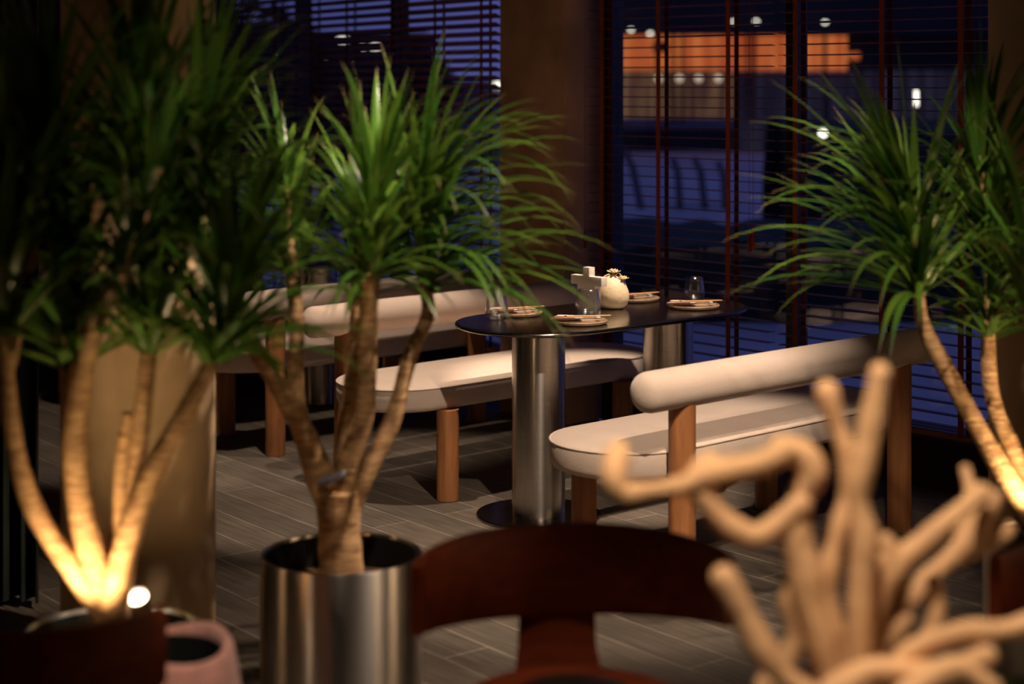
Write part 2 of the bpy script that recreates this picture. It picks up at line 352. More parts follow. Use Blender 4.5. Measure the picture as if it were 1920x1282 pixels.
# wooden venetian blinds
def blind(label, P, D, Nin, length, tapes, tilt, z0, z1, pitch=.0465):
    """P start on the blind plane, D along it, Nin towards the room"""
    root = thing('venetian_blind', label, 'blind', tuple(P + D * length / 2), math.atan2(D.y, D.x))
    inv = 1 if Vector((-D.y, D.x, 0)).dot(Nin) > 0 else -1     # local +y towards the room?
    h = length / 2; n = int((z1 - z0) / pitch)
    mb = MB(); ca, sa = math.cos(tilt), math.sin(tilt)
    for i in range(n):
        z = z0 + (i + .5) * pitch
        vs = []
        for x in (-h, h):
            for y, dz in ((-.025, 0), (0, .0018), (.025, 0)):
                for th in (-.0014, .0014): vs.append((x, (y * ca) * inv, z + y * sa + dz + th))
        fs = []
        # section order: (y0 lo, y0 hi, y1 lo, y1 hi, y2 lo, y2 hi)
        loop = [0, 2, 4, 5, 3, 1]
        for a, b in zip(loop, loop[1:] + loop[:1]): fs.append((a, b, b + 6, a + 6))
        fs.append(tuple(loop)); fs.append(tuple(i + 6 for i in reversed(loop)))
        mb.add(vs, fs)
    mb.build('slats', M['slat' if abs(tilt) > .2 else 'slat_shaded'], root)
    b = MB(); b.box((-h, -.026, z0 - .022), (h, .026, z0)); b.build('bottom_rail', M['slat'], root, bevel=.003)
    b = MB(); b.box((-h, -.03, z1), (h, .03, z1 + .06)); b.build('head_rail', M['slat'], root)
    for s in tapes:
        for y in (-.0285, .0285):
            b = MB(); b.box((s - h - .013, y - .0008, z0 - .01), (s - h + .013, y + .0008, z1)); b.build('ladder_tape', M['tape'], root)
    return root
s0 = -6.0; s1 = sx_(1447); s2 = sx_(1466); s3 = -3.78
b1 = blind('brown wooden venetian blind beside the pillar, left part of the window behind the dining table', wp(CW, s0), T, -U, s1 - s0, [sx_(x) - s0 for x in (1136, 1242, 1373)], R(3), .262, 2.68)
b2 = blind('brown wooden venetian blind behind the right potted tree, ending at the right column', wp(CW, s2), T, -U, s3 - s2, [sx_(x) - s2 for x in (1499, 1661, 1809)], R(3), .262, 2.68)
def sl(px):
    k = (px - 960) / F_PX; P = LW0 - LN * .09; s = (k * P.y - P.x) / (LD.x - k * LD.y); return s
PL = LW0 - LN * .09
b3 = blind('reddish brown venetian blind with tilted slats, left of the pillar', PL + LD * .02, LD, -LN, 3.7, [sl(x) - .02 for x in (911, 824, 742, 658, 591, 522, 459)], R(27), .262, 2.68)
def tassel(px, py, root, c):
    Y = CW / (U.x * (px - 960) / F_PX + U.y) - .06; p = at(px, py, Y)
    mb = MB(); mb.lathe([(.002, .045), (.006, .04), (.010, -.04), (.009, -.045)], 12)
    mb.tube([(0, 0, .045), (0, 0, 2.68 - p.z)], .0011, 6)
    o = mb.build('cord_tassel', M['tape'], root); o.matrix_parent_inverse = Matrix(); 
    o.location = root.matrix_basis.inverted() @ p
    return o
bpy.context.view_layer.update()
tassel(1412, 448, b1, 0); tassel(1405, 452, b1, 0); tassel(1097, 447, b1, 0)

# pillar between the windows and the two round columns
pa = 5.80
kl, kr = (937 - 960) / F_PX, (1058 - 960) / F_PX
Yl = pa / (U.x * kl + U.y); Yr = pa / (U.x * kr + U.y)
A_ = Vector((kl * Yl, Yl, 0)); B_ = Vector((kr * Yr, Yr, 0))
mb = MB(); q = [A_, B_, B_ + U * .26, A_ + U * .42]
mb.add([v for v in q] + [v + Vector((0, 0, 3)) for v in q], [(0, 3, 2, 1), (4, 5, 6, 7), (0, 1, 5, 4), (1, 2, 6, 5), (2, 3, 7, 6), (3, 0, 4, 7)])
struct(mb, 'wall_pillar', M['pillar'], bevel=.006)
mb = MB(); mb.lathe([(.212, 0), (.212, 3)], 96); c1 = mb.build('round_column', M['plaster'], loc=((260 - 960) * 4.85 / F_PX, 4.85, 0))
tag(c1, 'thick round beige plaster column behind the left potted tree', 'column')
mb = MB(); mb.lathe([(.212, 0), (.212, 3)], 96); c2 = mb.build('round_column', M['plaster'], loc=(1.755, 5.6, 0))
tag(c2, 'round brown column at the right edge behind the right potted tree', 'column')
# pleated curtain at the left edge
mb = MB(); ring = []
n = 160
for side in (0, 1):
    row = []
    for i in range(n + 1):
        x = -2.35 + .86 * i / n; y = 5.5 + .035 * math.sin(i * .62) + .012 * math.sin(i * .23) + (.012 if side else 0); row.append((x, y))
    ring.append(row)
outline = ring[0] + list(reversed(ring[1]))
mb.rings([[Vector((x, y, z)) for x, y in outline] for z in (.02, 1.5, 2.99)], cap=False)
tag(mb.build('pleated_curtain', M['curtain'], sharp=60), 'dark green pleated curtain hanging at the left edge of the picture', 'curtain')

# ------------------------------------------------------------------ upholstered benches
LEN, OV, SR, SC, RR, RZ, PR, LD_, LE = 1.185, .207, .257, .305, .066, .671, .0447, .5516, .0961
def stadium(hl, r, n=20):
    pts = []
    for i in range(n + 1): a = -PI / 2 + PI * i / n; pts.append((hl + r * math.cos(a), r * math.sin(a)))
    for i in range(n + 1): a = PI / 2 + PI * i / n; pts.append((-hl + r * math.cos(a), r * math.sin(a)))
    return pts
def make_bench(label):
    root = thing('banquette_bench', label, 'bench', group='upholstered benches at the dining tables')
    hl = LEN / 2 + OV - SR
    prof = [(.12, .358), (.03, .358), (.010, .366), (.0, .385), (.0, .44), (.003, .450), (.010, .456), (.03, .461), (.08, .467), (.15, .471), (.22, .473)]
    def seat_rings():
        out = []
        for ins, z in prof:
            out.append([Vector((x, y + SC, z)) for x, y in stadium(hl, SR - ins)])
        return out
    mb = MB(); mb.rings(seat_rings()); seat = mb.build('seat', M['fabric'], root, sharp=60)
    mb = MB(); pts = [Vector((x, y + SC, .451)) for x, y in stadium(hl, SR - .0005)]; pts.append(pts[0]); mb.tube(pts, .0032, 6, cap=False)
    mb.build('piping', M['fabric'], seat)
    L_ = LEN / 2 + OV
    mb = MB(); pts = []; rad = []
    for t in (0, .02, .05, .1, .2, .35, .55, .8): pts.append((-L_ + RR * .75 * t * 1.25, 0, RZ)); rad.append(RR * math.sqrt(max(0.02, 1 - (1 - t * 1.25 if t < .8 else 0) ** 2)))
    pts += [(x, 0, RZ) for x in (-.5, -.25, 0, .25, .5)]; rad += [RR * 1.02] * 5
    full = pts + [(-p[0], 0, RZ) for p in reversed(pts[:8])]; rad = rad + list(reversed(rad[:8]))
    mb.tube(full, rad, 36); mb.build('backrest_roll', M['fabric'], root, sharp=80)
    for s in (-1, 1):
        mb = MB(); mb.lathe([(PR, .002), (PR, RZ - .05)], 40); mb.build('post', M['wood'], root, loc=(s * LEN / 2, 0, 0))
        mb = MB(); mb.lathe([(PR, .002), (PR, .36)], 40); mb.build('leg', M['wood'], root, loc=(s * (LEN / 2 - LE), LD_, 0))
    return root
def put_bench(b, left_post, facing):           # facing +1: front towards -T (away from camera), -1: towards the camera side
    c = Vector((left_post[0], left_post[1], 0)) + U * LEN / 2
    b.location = c; b.rotation_euler = (0, 0, R(42.04) if facing > 0 else R(42.04 - 180))
A0 = (-.696, 7.240); B0 = (.5508, 5.6263); C0 = (-1.052, 7.725); T0 = Vector((.1014, 6.6441, 0)); T1 = Vector((-1.56, 8.62, 0))
bB = make_bench('cream bench with roll backrest in front, seen from behind, right of the dining table'); put_bench(bB, B0, 1)
bA = copy_tree(bB, 'cream bench facing the camera behind the dining table with glasses'); put_bench(bA, A0, -1)
bC = copy_tree(bB, 'cream bench standing back to back with the one behind the dining table'); put_bench(bC, C0, 1)
bD = copy_tree(bB, 'farthest cream bench, glimpsed between the curtain and the round column'); put_bench(bD, (T1.x - .797, T1.y + .596), -1)

# ------------------------------------------------------------------ pedestal tables
def make_table(label):
    root = thing('dining_table', label, 'table', group='steel dining tables')
    hl = .7276 / 2; TR = .322
    prof = [(.06, .722), (.012, .724), (.002, .729), (0, .733), (.002, .738), (.006, .740), (.02, .7405), (.2, .7405)]
    mb = MB(); mb.rings([[Vector((x, y, z)) for x, y in stadium(hl, TR - i, 32)] for i, z in prof]); mb.build('tabletop', M['tabletop'], root, sharp=50)
    for s in (-1, 1):
        mb = MB(); mb.lathe([(.1023, .012), (.1023, .723)], 72); mb.build('pedestal', M['steel'], root, loc=(s * hl, 0, 0))
        mb = MB(); mb.lathe([(.22, .001), (.238, .002), (.239, .008), (.236, .012), (.1, .0125)], 72); mb.build('base_plate', M['tabletop'], root, loc=(s * hl, 0, 0))
    return root
tA = make_table('oval steel dining table on two steel cylinders, set with glasses and plates'); tA.location = T0 + U * .3638; tA.rotation_euler = (0, 0, R(42.04))
tB = copy_tree(tA, 'farther oval steel table glimpsed between the left trees'); tB.location = T1 + U * .3638; tB.rotation_euler = (0, 0, R(42.04))
ZT = .7405

# ------------------------------------------------------------------ tableware
def tumbler():
    mb = MB(); prof = [(.0, .0), (.022, .0), (.033, .004), (.043, .018), (.0455, .032), (.0445, .05), (.040, .078), (.036, .102),
                       (.0348, .1025), (.0385, .078), (.0430, .05), (.0438, .033), (.041, .020), (.032, .011), (.0, .010)]
    prof = [(max(r, .0004), z) for r, z in prof]; mb.lathe(prof, 48); return mb.build('water_glass', M['glass'], sharp=70)
g0 = tumbler()
GL = [(931, 601, 1.0, 'clear stemless glass at the left end of the table'),
      (1103, 591, 1.12, 'clear stemless glass standing in front of the white cross shaped block'),
      (1302, 563, .96, 'clear stemless glass behind the right hand plate near the window'),
      (1158, 564, .9, 'clear stemless glass half hidden behind the cream vase')]
for i, (px, py, s, lab) in enumerate(GL):
    o = g0 if i == 0 else g0.copy()
    if i: col.objects.link(o)
    o.location = onz(px, py, ZT); o.scale = (s, s, s * (.9 if i == 1 else 1)); tag(o, lab, 'glass', 'water glasses on the dining table')

def disc_plate():
    mb = MB(); mb.lathe([(.06, 0), (.094, .001), (.102, .006), (.1045, .0125), (.103, .0145), (.100, .0135), (.095, .0085), (.05, .0075)], 64); return mb.build('plate', M['stoneplate'], sharp=50)
def napkin_mesh():
    mb = MB()
    for k, (dx, dz) in enumerate(((0, 0), (.004, .0016))):
        N_ = 8; rows = []
        for i in range(N_ + 1):
            rows.append([Vector((-.045 + .09 * j / 6 + dx, -.05 + .10 * i / N_, dz + .002 * math.sin(i * .8 + j * .5 + k))) for j in range(7)])
        top = rows; bot = [[v - Vector((0, 0, .0014)) for v in r] for r in rows]
        mb.rings(top, closed=False, cap=False); mb.rings(bot, closed=False, cap=False)
        edge = top[0] + [r[-1] for r in top[1:]] + list(reversed(top[-1]))[1:] + [r[0] for r in reversed(top[1:-1])]
        edb = [v - Vector((0, 0, .0014)) for v in edge]; mb.rings([edge, edb], cap=False)
    return mb.build('napkin', M['napkin'])
def chop():
    mb = MB(); mb.tube([(-.1, 0, 0), (0, 0, 0), (.12, 0, 0)], [.0036, .003, .0016], 8); o = mb.build('chopstick', M['chop'])
    mb = MB(); mb.tube([(-.062, 0, 0), (-.056, 0, 0)], .0040, 8); mb.build('band', M['blade'], o); return o
def knife():
    root = thing('table_knife', '', 'knife')
    mb = MB(); mb.tube([(-.10, 0, 0), (-.09, 0, 0), (-.05, 0, 0), (-.005, 0, 0)], [.006, .0085, .0085, .006], 10); mb.build('handle', M['handle'], root)
    mb = MB(); mb.prism([(-.005, -.006), (.08, -.006), (.098, .0), (.085, .007), (-.005, .006)], -.001, .001, Matrix.Rotation(R(78), 4, 'X')); mb.build('blade', M['blade'], root)
    return root
def rest():
    mb = MB(); mb.box((-.014, -.008, 0), (.014, .008, .009)); return mb.build('chopstick_rest', M['white'], bevel=.002)
PLT = [(1088, 606, -8, 'in front of the white cross block'), (1301, 577, -6, 'at the right end of the table'),
       (968, 590, 0, 'behind the left glass'), (1190, 563, 4, 'partly hidden behind the cream vase')]
p0, n0, c0, k0, r0 = disc_plate(), napkin_mesh(), chop(), knife(), rest()
for i, (px, py, rz, where) in enumerate(PLT):
    P = onz(px, py, ZT); a = R(rz + (0 if i < 2 else 8))
    def place(o, off, z, ang, name, cat, lab, first=(i == 0)):
        q = o if first else copy_tree(o)
        q.location = P + Matrix.Rotation(a, 3, 'Z') @ Vector((off[0], off[1], 0)) + Vector((0, 0, z)); q.rotation_euler = (0, 0, a + ang)
        tag(q, lab, cat, name); return q
    place(p0, (0, 0), 0, 0, 'sand coloured plates', 'plate', 'round sand coloured plate ' + where)
    place(n0, (-.045, .025), .0185, R(12), 'folded napkins', 'napkin', 'folded pale napkin on the plate ' + where)
    place(k0, (-.012, -.040), .0235, R(14), 'dark table knives', 'knife', 'knife with brown handle lying on the plate ' + where)
    place(r0, (.068, .015), .0145, R(100), 'chopstick rests', 'chopstick rest', 'small chopstick rest on the plate ' + where)
    place(c0, (.0, -.010), .0290, R(20), 'chopsticks', 'chopstick', 'farther bamboo chopstick on the plate ' + where)
    place(c0, (.004, -.020), .0290, R(22), 'chopsticks', 'chopstick', 'nearer bamboo chopstick on the plate ' + where, first=False)

# white cross shaped block, vase with dried flowers
mb = MB(); P = [(-.050, 0), (.050, 0), (.050, .106), (.087, .106), (.087, .142), (.018, .142), (.018, .177), (-.018, .177), (-.018, .142), (-.087, .142), (-.087, .106), (-.050, .106)]
mb.prism(P, -.016, .016)
cr_ = mb.build('cross_block', M['white'], loc=onz(1104, 583.5, ZT), rz=math.atan2(T.y, T.x), bevel=.0015, sharp=20)
tag(cr_, 'white cross shaped menu block standing in front of the cream vase', 'table sign')
root = thing('vase_with_flowers', 'round cream stoneware vase with two dried flowers on the table', 'vase', onz(1149, 577.5, ZT) )
mb = MB(); prof = [(.022, .0), (.045, .003), (.060, .018), (.068, .042), (.067, .068), (.058, .096), (.040, .120), (.022, .133), (.014, .137), (.010, .133), (.010, .10)]
mb.lathe(prof, 56)
for v in mb.v:                                  # leaning shoulder, fuller to the left
    v.x += -.010 * (v.z / .137) ** 2; 
mb.build('vase_body', M['vase'], root, sharp=70)
def flower(pt, r, parent):
    o = MB()
    for ring_, (n_, el, ln) in enumerate(((7, .35, 1), (6, .8, .8), (5, 1.2, .6))):
        for k in range(n_):
            a = 2 * PI * k / n_ + ring_; d = Vector((math.cos(a) * math.cos(el), math.sin(a) * math.cos(el), math.sin(el))); s_ = d.cross(Vector((0, 0, 1))).normalized()
            b0 = Vector(pt); L_ = r * ln; up = d.cross(s_).normalized() * -.0012
            pts = [b0, b0 + d * L_ * .5 + s_ * L_ * .2, b0 + d * L_ * .9 + s_ * L_ * .16, b0 + d * L_ * 1.05, b0 + d * L_ * .9 - s_ * L_ * .16, b0 + d * L_ * .5 - s_ * L_ * .2]
            o.add(pts + [p + up for p in pts], [(0, 1, 2, 3, 4, 5), (11, 10, 9, 8, 7, 6)] + [(j, (j + 1) % 6, (j + 1) % 6 + 6, j + 6) for j in range(6)])
    return o.build('flower', M['petal'], parent)
def stem_(pts, parent): mb = MB(); mb.tube(spline(pts, 5), .0016, 6); mb.build('flower_stem', M['petal'], parent)
stem_([(-.008, 0, .12), (0, -.005, .138), (.004, -.01, .148)], root); flower((.002, -.012, .142), .030, root)
stem_([(-.008, 0, .12), (.02, -.005, .142), (.030, -.01, .138), (.038, -.012, .122)], root); flower((.040, -.014, .116), .026, root)

# ------------------------------------------------------------------ potted dragon trees
def leaf(mb, cols, base, d, L_, wd, droop, tone, side):
    n = 9; d = d.normalized(); p = Vector(base); dirv = d.copy(); h = Vector((d.x, d.y, 0)); 
    if h.length < .05: h = Vector((side, .3, 0))
    h.normalize(); sv = Vector((-h.y, h.x, 0)); o = len(mb.v); step = L_ / n
    for i in range(n + 1):
        t = i / n; wv = wd * (.55 + .75 * min(1, t * 3)) * (1 - max(0, (t - .35) / .65) ** 1.7) / 1.3 + .0004
        nrm = sv.cross(dirv).normalized()
        for q, up in ((-1, 1), (0, 0), (1, 1)): mb.v.append(p + sv * wv * .5 * q + nrm * up * wv * .18)
        tip = max(0, (t - .86) / .14)
        c = [tone[k] * (1 - tip) + (.30, .19, .10)[k] * tip * .8 for k in range(3)]
        cols += [c, [x * .85 for x in c], c]
        dirv = (dirv + Vector((0, 0, -droop * (0.25 + t)))).normalized(); p = p + dirv * step
    for i in range(n):
        for j in (0, 1): a = o + i * 3 + j; mb.f.append((a, a + 1, a + 4, a + 3))
def crown(parent, stem, n, L_, wd=.017, bias=(0, 0, 0), spread=1.0, rnd=None, droop=.15):
    """leaves along the last stretch of a stem (list of points)"""
    rnd = rnd or random.Random(1); mb = MB(); cols = []; bias = Vector(bias); m = len(stem) - 1
    for i in range(n):
        t = (i + rnd.random()) / n; k = t * m; a = int(min(k, m - 1)); p = stem[a].lerp(stem[a + 1], k - a)
        ang = i * 2.399963 + rnd.uniform(-.3, .3); el = R(36 + 46 * t ** 1.1 + rnd.uniform(-17, 13))
        d = Vector((math.cos(ang) * math.cos(el), math.sin(ang) * math.cos(el), math.sin(el) * spread)) + bias * rnd.uniform(.4, 1.2)
        g = rnd.uniform(.6, 1.25); y = rnd.uniform(0, 1)
        tone = ((.060 + .055 * y) * g, (.175 + .03 * y) * g, .022 * g)
        leaf(mb, cols, p, d, L_ * rnd.uniform(.62, 1.15), wd * rnd.uniform(.75, 1.2), droop * rnd.choice((.5, .8, 1, 1.3, 1.8)), tone, 1)
    me = bpy.data.meshes.new('foliage'); me.from_pydata([tuple(v) for v in mb.v], [], mb.f)
    ca = me.color_attributes.new('tone', 'FLOAT_COLOR', 'POINT'); flat = []
    for c in cols: flat += [*c, 1]
    ca.data.foreach_set('color', flat); me.materials.append(M['leaf']); me.polygons.foreach_set('use_smooth', [True] * len(me.polygons))
    o = bpy.data.objects.new('foliage', me); col.objects.link(o); o.parent = parent; return o
def potted_tree(label, base, pot_r, pot_h, pot_bevel, limbs, crowns, seed):
    """limbs: (points [(px,py,Y)], radii);  crowns: (limb index, leaf count, length, bias, width)"""
    rnd = random.Random(seed); base = Vector(base); root = thing('potted_dragon_tree', label, 'potted plant', tuple(base), 0, 'dragon trees in planters')
    mb = MB(); r = pot_r; mb.lathe([(r * .94, 0), (r, .004), (r, pot_h - .006), (r - .002, pot_h), (r - .007, pot_h), (r - .009, pot_h - .006), (r - .009, pot_h - .09)], 96, cap=True)
    mb.build('planter', M['potsteel'], root, sharp=50)
    mb = MB(); mb.lathe([(r - .0092, pot_h - .10), (r - .0092, pot_h - .007), (r - .0112, pot_h - .007), (r - .0112, pot_h - .10)], 72, cap=False); mb.build('dark_sleeve', M['black'], root)  # black sleeve added to darken the inside of the planter
    mb = MB(); rr = r - .0113; rs = []
    for q in (1, .8, .6, .4, .2, .02): rs.append([Vector((rr * q * math.cos(2 * PI * j / 40), rr * q * math.sin(2 * PI * j / 40), pot_h - .085 + (.012 * noise.noise(Vector((q * 6, j * .9, seed))) + .022 * (1 - q)))) for j in range(40)])
    mb.rings(rs, cap=True); mb.build('soil', M['soil'], root)
    tb = MB(); stems = []
    for pts, rad in limbs:
        wpts = [at(*p) - base for p in pts]; sp = spline(wpts, 14); rl = lerp_list(rad, len(sp))
        # resample to evenly spaced rings
        out = [sp[0]]; ro = [rl[0]]; acc = 0
        for a, b, ra in zip(sp, sp[1:], rl[1:]):
            seg = (b - a).length; k = 0
            while acc + seg - k >= .0055:
                k += .0055 - acc; acc = 0; out.append(a.lerp(b, k / seg)); ro.append(ra)
            acc += seg - k
        ro = [q * (1 + .10 * noise.noise(p * 14)) for q, p in zip(ro, out)]
        tb.tube(out, ro, 16, ridge=.06); stems.append(out)
    tb.build('trunk', M['bark'], root, sharp=80)
    for li, n, L_, bias, wd, *dr in crowns:
        st = stems[li]; top = st[-1]; d = (st[-1] - st[-12]).normalized(); d = (d + Vector((0, 0, .8))).normalized()
        ext = [st[-6], top, top + d * .07, top + d * .15, top + d * .22]
        crown(root, ext, n, L_, wd, bias, 1.0, rnd, dr[0] if dr else .15)
        s2_ = MB(); s2_.tube([top - d * .01, top + d * .1, top + d * .22], [.013, .010, .006], 8); s2_.build('crown_stem', M['bark'], root)
    return root

# middle tree
Y1 = 4.3; bx_ = (640 - 960) * Y1 / F_PX
potted_tree('dragon tree in a brushed steel cylinder planter, front centre left', (bx_, Y1, 0), .199, .493, 0, [
    ([(640, 1085, 4.3), (636, 1000, 4.3), (634, 915, 4.3)], [.056, .051, .052]),
    ([(628, 950, 4.3), (600, 890, 4.3), (560, 790, 4.27), (505, 695, 4.24), (458, 622, 4.22)], [.040, .037, .026, .023, .021]),
    ([(615, 915, 4.31), (580, 845, 4.34), (556, 740, 4.38), (556, 610, 4.4), (547, 500, 4.42)], [.03, .024, .021, .020, .018]),
    ([(640, 980, 4.31), (655, 870, 4.29), (684, 770, 4.27), (690, 620, 4.24), (697, 510, 4.22)], [.036, .030, .024, .023, .021]),
    ([(640, 940, 4.3), (645, 850, 4.35), (657, 740, 4.39), (668, 620, 4.42), (672, 540, 4.44)], [.028, .026, .022, .019, .018]),
    ([(640, 985, 4.315), (688, 885, 4.31), (735, 790, 4.33), (768, 670, 4.36), (802, 590, 4.38), (796, 530, 4.38)], [.032, .026, .021, .020, .018, .017]),
], [(1, 26, .26, (-.2, -.1, .1), .02), (2, 60, .30, (-.2, .1, .0), .02), (3, 95, .33, (.1, -.15, -.1), .021), (4, 55, .32, (0, .1, .0), .021), (5, 150, .46, (.55, -.15, .05), .021, .22)], 11)
# left tree
YL = 3.75; bl = (208 - 960) * YL / F_PX
potted_tree('dragon tree with pale lit trunks in a steel planter, in front of the left column', (bl, YL, 0), .195, .47, 0, [
    ([(206, 1270, 3.75), (206, 1200, 3.75), (205, 1110, 3.75)], [.045, .042, .042]),
    ([(200, 1150, 3.75), (135, 1065, 3.72), (60, 945, 3.68), (22, 800, 3.65), (8, 620, 3.63)], [.030, .024, .022, .019, .016]),
    ([(203, 1140, 3.75), (168, 1020, 3.74), (142, 880, 3.72), (146, 740, 3.71), (180, 600, 3.70), (240, 500, 3.70)], [.034, .031, .028, .026, .022, .015]),
    ([(150, 850, 3.73), (130, 760, 3.76), (132, 680, 3.77)], [.022, .020, .018]),
    ([(212, 1120, 3.77), (222, 980, 3.80), (230, 860, 3.82), (243, 770, 3.83)], [.020, .019, .018, .015]),
    ([(214, 1110, 3.76), (248, 960, 3.79), (262, 820, 3.80), (280, 650, 3.82)], [.024, .021, .020, .018]),
    ([(210, 1140, 3.73), (240, 1010, 3.72), (290, 880, 3.72), (350, 770, 3.72), (402, 670, 3.72)], [.034, .028, .025, .022, .018]),
    ([(180, 600, 3.73), (230, 480, 3.80), (250, 370, 3.84)], [.014, .014, .012]),
    ([(15, 700, 3.65), (50, 520, 3.7), (70, 420, 3.72)], [.014, .014, .012]),
    ([(280, 650, 3.82), (330, 520, 3.86), (352, 430, 3.88)], [.015, .014, .012]),
], [(1, 55, .42, (.05, -.1, .2), .025), (2, 45, .40, (-.1, 0, .25), .025), (3, 70, .38, (-.1, -.15, .1), .025), (5, 80, .40, (.1, -.1, .1), .025), (6, 90, .42, (.25, -.05, .1), .025), (7, 100, .42, (.05, -.1, .05), .025), (8, 90, .42, (-.1, -.1, .05), .025), (9, 100, .42, (.2, .1, .0), .025)], 23)
# right tree
YR = 4.6; br_ = (1985 - 960) * YR / F_PX
potted_tree('dragon tree with two slanting lit trunks at the right edge of the picture', (br_, YR, 0), .195, .45, 0, [
    ([(1985, 1090, 4.6), (1970, 1030, 4.6), (1940, 975, 4.6)], [.055, .05, .045]),
    ([(1950, 990, 4.6), (1905, 925, 4.6), (1835, 805, 4.6), (1775, 695, 4.6), (1732, 610, 4.6), (1722, 540, 4.6)], [.042, .036, .026, .023, .019, .014]),
    ([(1960, 1000, 4.6), (1915, 880, 4.64), (1868, 770, 4.68), (1854, 690, 4.7), (1853, 620, 4.7)], [.035, .028, .022, .020, .019]),
    ([(1975, 1010, 4.6), (1985, 850, 4.55), (1960, 700, 4.5), (1940, 600, 4.48)], [.03, .026, .022, .018]),
    ([(1853, 640, 4.7), (1862, 540, 4.72), (1850, 440, 4.72)], [.015, .014, .012]),
], [(1, 120, .50, (-.5, -.1, .0), .022), (2, 80, .36, (.15, -.1, -.1), .02), (3, 70, .42, (.1, -.2, .1), .02), (4, 80, .42, (.15, .05, .1), .02)], 37)

# uplights in the planters: one seen, the rest unseen and added
def uplight(label, loc, aim, watts, deg):
    root = thing('planter_spotlight', label, 'spotlight', tuple(loc), 0, 'spotlights in the planters')
    q = (Vector(aim) - Vector(loc)).to_track_quat('Z', 'Y'); m4 = q.to_matrix().to_4x4()
    mb = MB(); mb.lathe([(.012, -.062), (.022, -.056), (.026, -.03), (.027, .0), (.0265, .004), (.023, .003), (.022, -.004)], 32)
    mb.v = [m4 @ v for v in mb.v]; mb.build('lamp_head', M['metal_grey'], root)
    mb = MB(); mb.lathe([(.001, -.001), (.0225, -.003), (.0225, -.005)], 32); mb.v = [m4 @ v for v in mb.v]; mb.build('lens', M['lens'], root)
    mb = MB(); mb.tube([(0, 0, -.09), (0, 0, -.03)], .005, 8); mb.build('ground_spike', M['metal_grey'], root)
    d = q @ Vector((0, 0, 1)); spot('planter_light', Vector(loc) + d * .012, Vector(loc) + d, watts, deg, .7, .02, (1, .68, .34))
    return root
uplight('small grey spotlight glowing beside the left tree trunks', at(258, 1120, 3.84), at(222, 985, 3.70), 7, 120)
uplight('unseen spotlight added at the front of the left planter, hidden by the corner chair', at(150, 1212, 3.58), at(235, 640, 3.95), 15, 80)  # hidden lamp added for the glow on the trunks
uplight('unseen spotlight added behind the left tree trunks, lighting the column', at(212, 1165, 3.87), at(262, 880, 4.45), 16, 84)  # hidden lamp added to turn the column golden
uplight('unseen spotlight added in the right planter', Vector((br_ - .03, 4.48, .49)), at(1790, 740, 4.62), 22, 70)  # lamp out of frame, added for the glow on the slanting trunks
# pale tag in the fork of the middle tree
mb = MB(); mb.tube(spline([at(598, 905, 4.25), at(620, 898, 4.235), at(640, 889, 4.25), at(648, 882, 4.27)], 4), [.008, .010, .011, .011, .011, .010, .009, .009, .008, .007, .006, .005, .005], 8)
tag(mb.build('pale_strip', M['strip']), 'small grey wrapped strip lying in the fork of the centre tree', 'strip')

# ------------------------------------------------------------------ foreground chairs
def barrel_chair(label):
    root = thing('barrel_chair', label, 'chair', group='dark wooden barrel chairs')
    # back rail: arc open towards local -y
    def sec(t):                                 # t -1..1
        a = t * R(82); rx, ry = .305, .30
        c = Vector((rx * math.sin(a), ry * math.cos(a) - .04, 0)); n_ = Vector((math.sin(a), math.cos(a), 0))
        zt = .748 - .008 * t * t; zb = .562 + .044 * t * t
        th = .016 - .003 * abs(t)
        o = []
        for z, w_ in ((zb, .6), (zb + .012, 1), (zt - .012, 1), (zt, .6)): o.append(c + n_ * th * w_ + Vector((0, 0, z)))
        for z, w_ in ((zt, .6), (zt - .012, 1), (zb + .012, 1), (zb, .6)): o.append(c - n_ * th * w_ + Vector((0, 0, z)))
        return o
    mb = MB(); mb.rings([sec(-1 + 2 * i / 36) for i in range(37)]); mb.build('back_rail', M['darkwood'], root, sharp=50)
    mb = MB(); mb.rings([[Vector((w_ * x, .262 - .02 * (z < .5) + y, z)) for x, y in ((-1, -.01), (1, -.01), (1, .01), (-1, .01))] for z, w_ in ((.45, .088), (.50, .080), (.58, .078))]); mb.build('splat', M['darkwood'], root, bevel=.002)
    mb = MB(); mb.lathe([(.19, .432), (.222, .438), (.228, .452), (.224, .466), (.205, .470), (.19, .466)], 56); mb.build('seat', M['darkwood'], root)
    mb = MB(); mb.lathe([(.115, .464), (.125, .474), (.12, .484), (.08, .490), (.02, .492)], 48); mb.build('seat_pad', M['leather'], root)
    for sx1 in (-1, 1):
        mb = MB(); mb.tube([(sx1 * .17, -.16, .44), (sx1 * .20, -.185, 0)], [.018, .014], 14); mb.build('leg', M['darkwood'], root)
        mb = MB(); mb.tube([(sx1 * .15, .15, .44), (sx1 * .185, .19, 0)], [.018, .014], 14); mb.build('leg', M['darkwood'], root)
    return root
ch1 = barrel_chair('dark wooden chair with a curved back rail and splat, centre foreground'); ch1.location = (.12, 3.32, 0); ch1.rotation_euler = (0, 0, R(6))
ch2 = copy_tree(ch1, 'dark wooden chair with curved back in the lower left corner'); ch2.location = (-.90, 3.13, 0); ch2.rotation_euler = (0, 0, R(162))
ch3 = copy_tree(ch1, 'dark wooden chair in the lower right corner behind the driftwood'); ch3.location = (1.20, 3.22, 0); ch3.rotation_euler = (0, 0, R(-28))

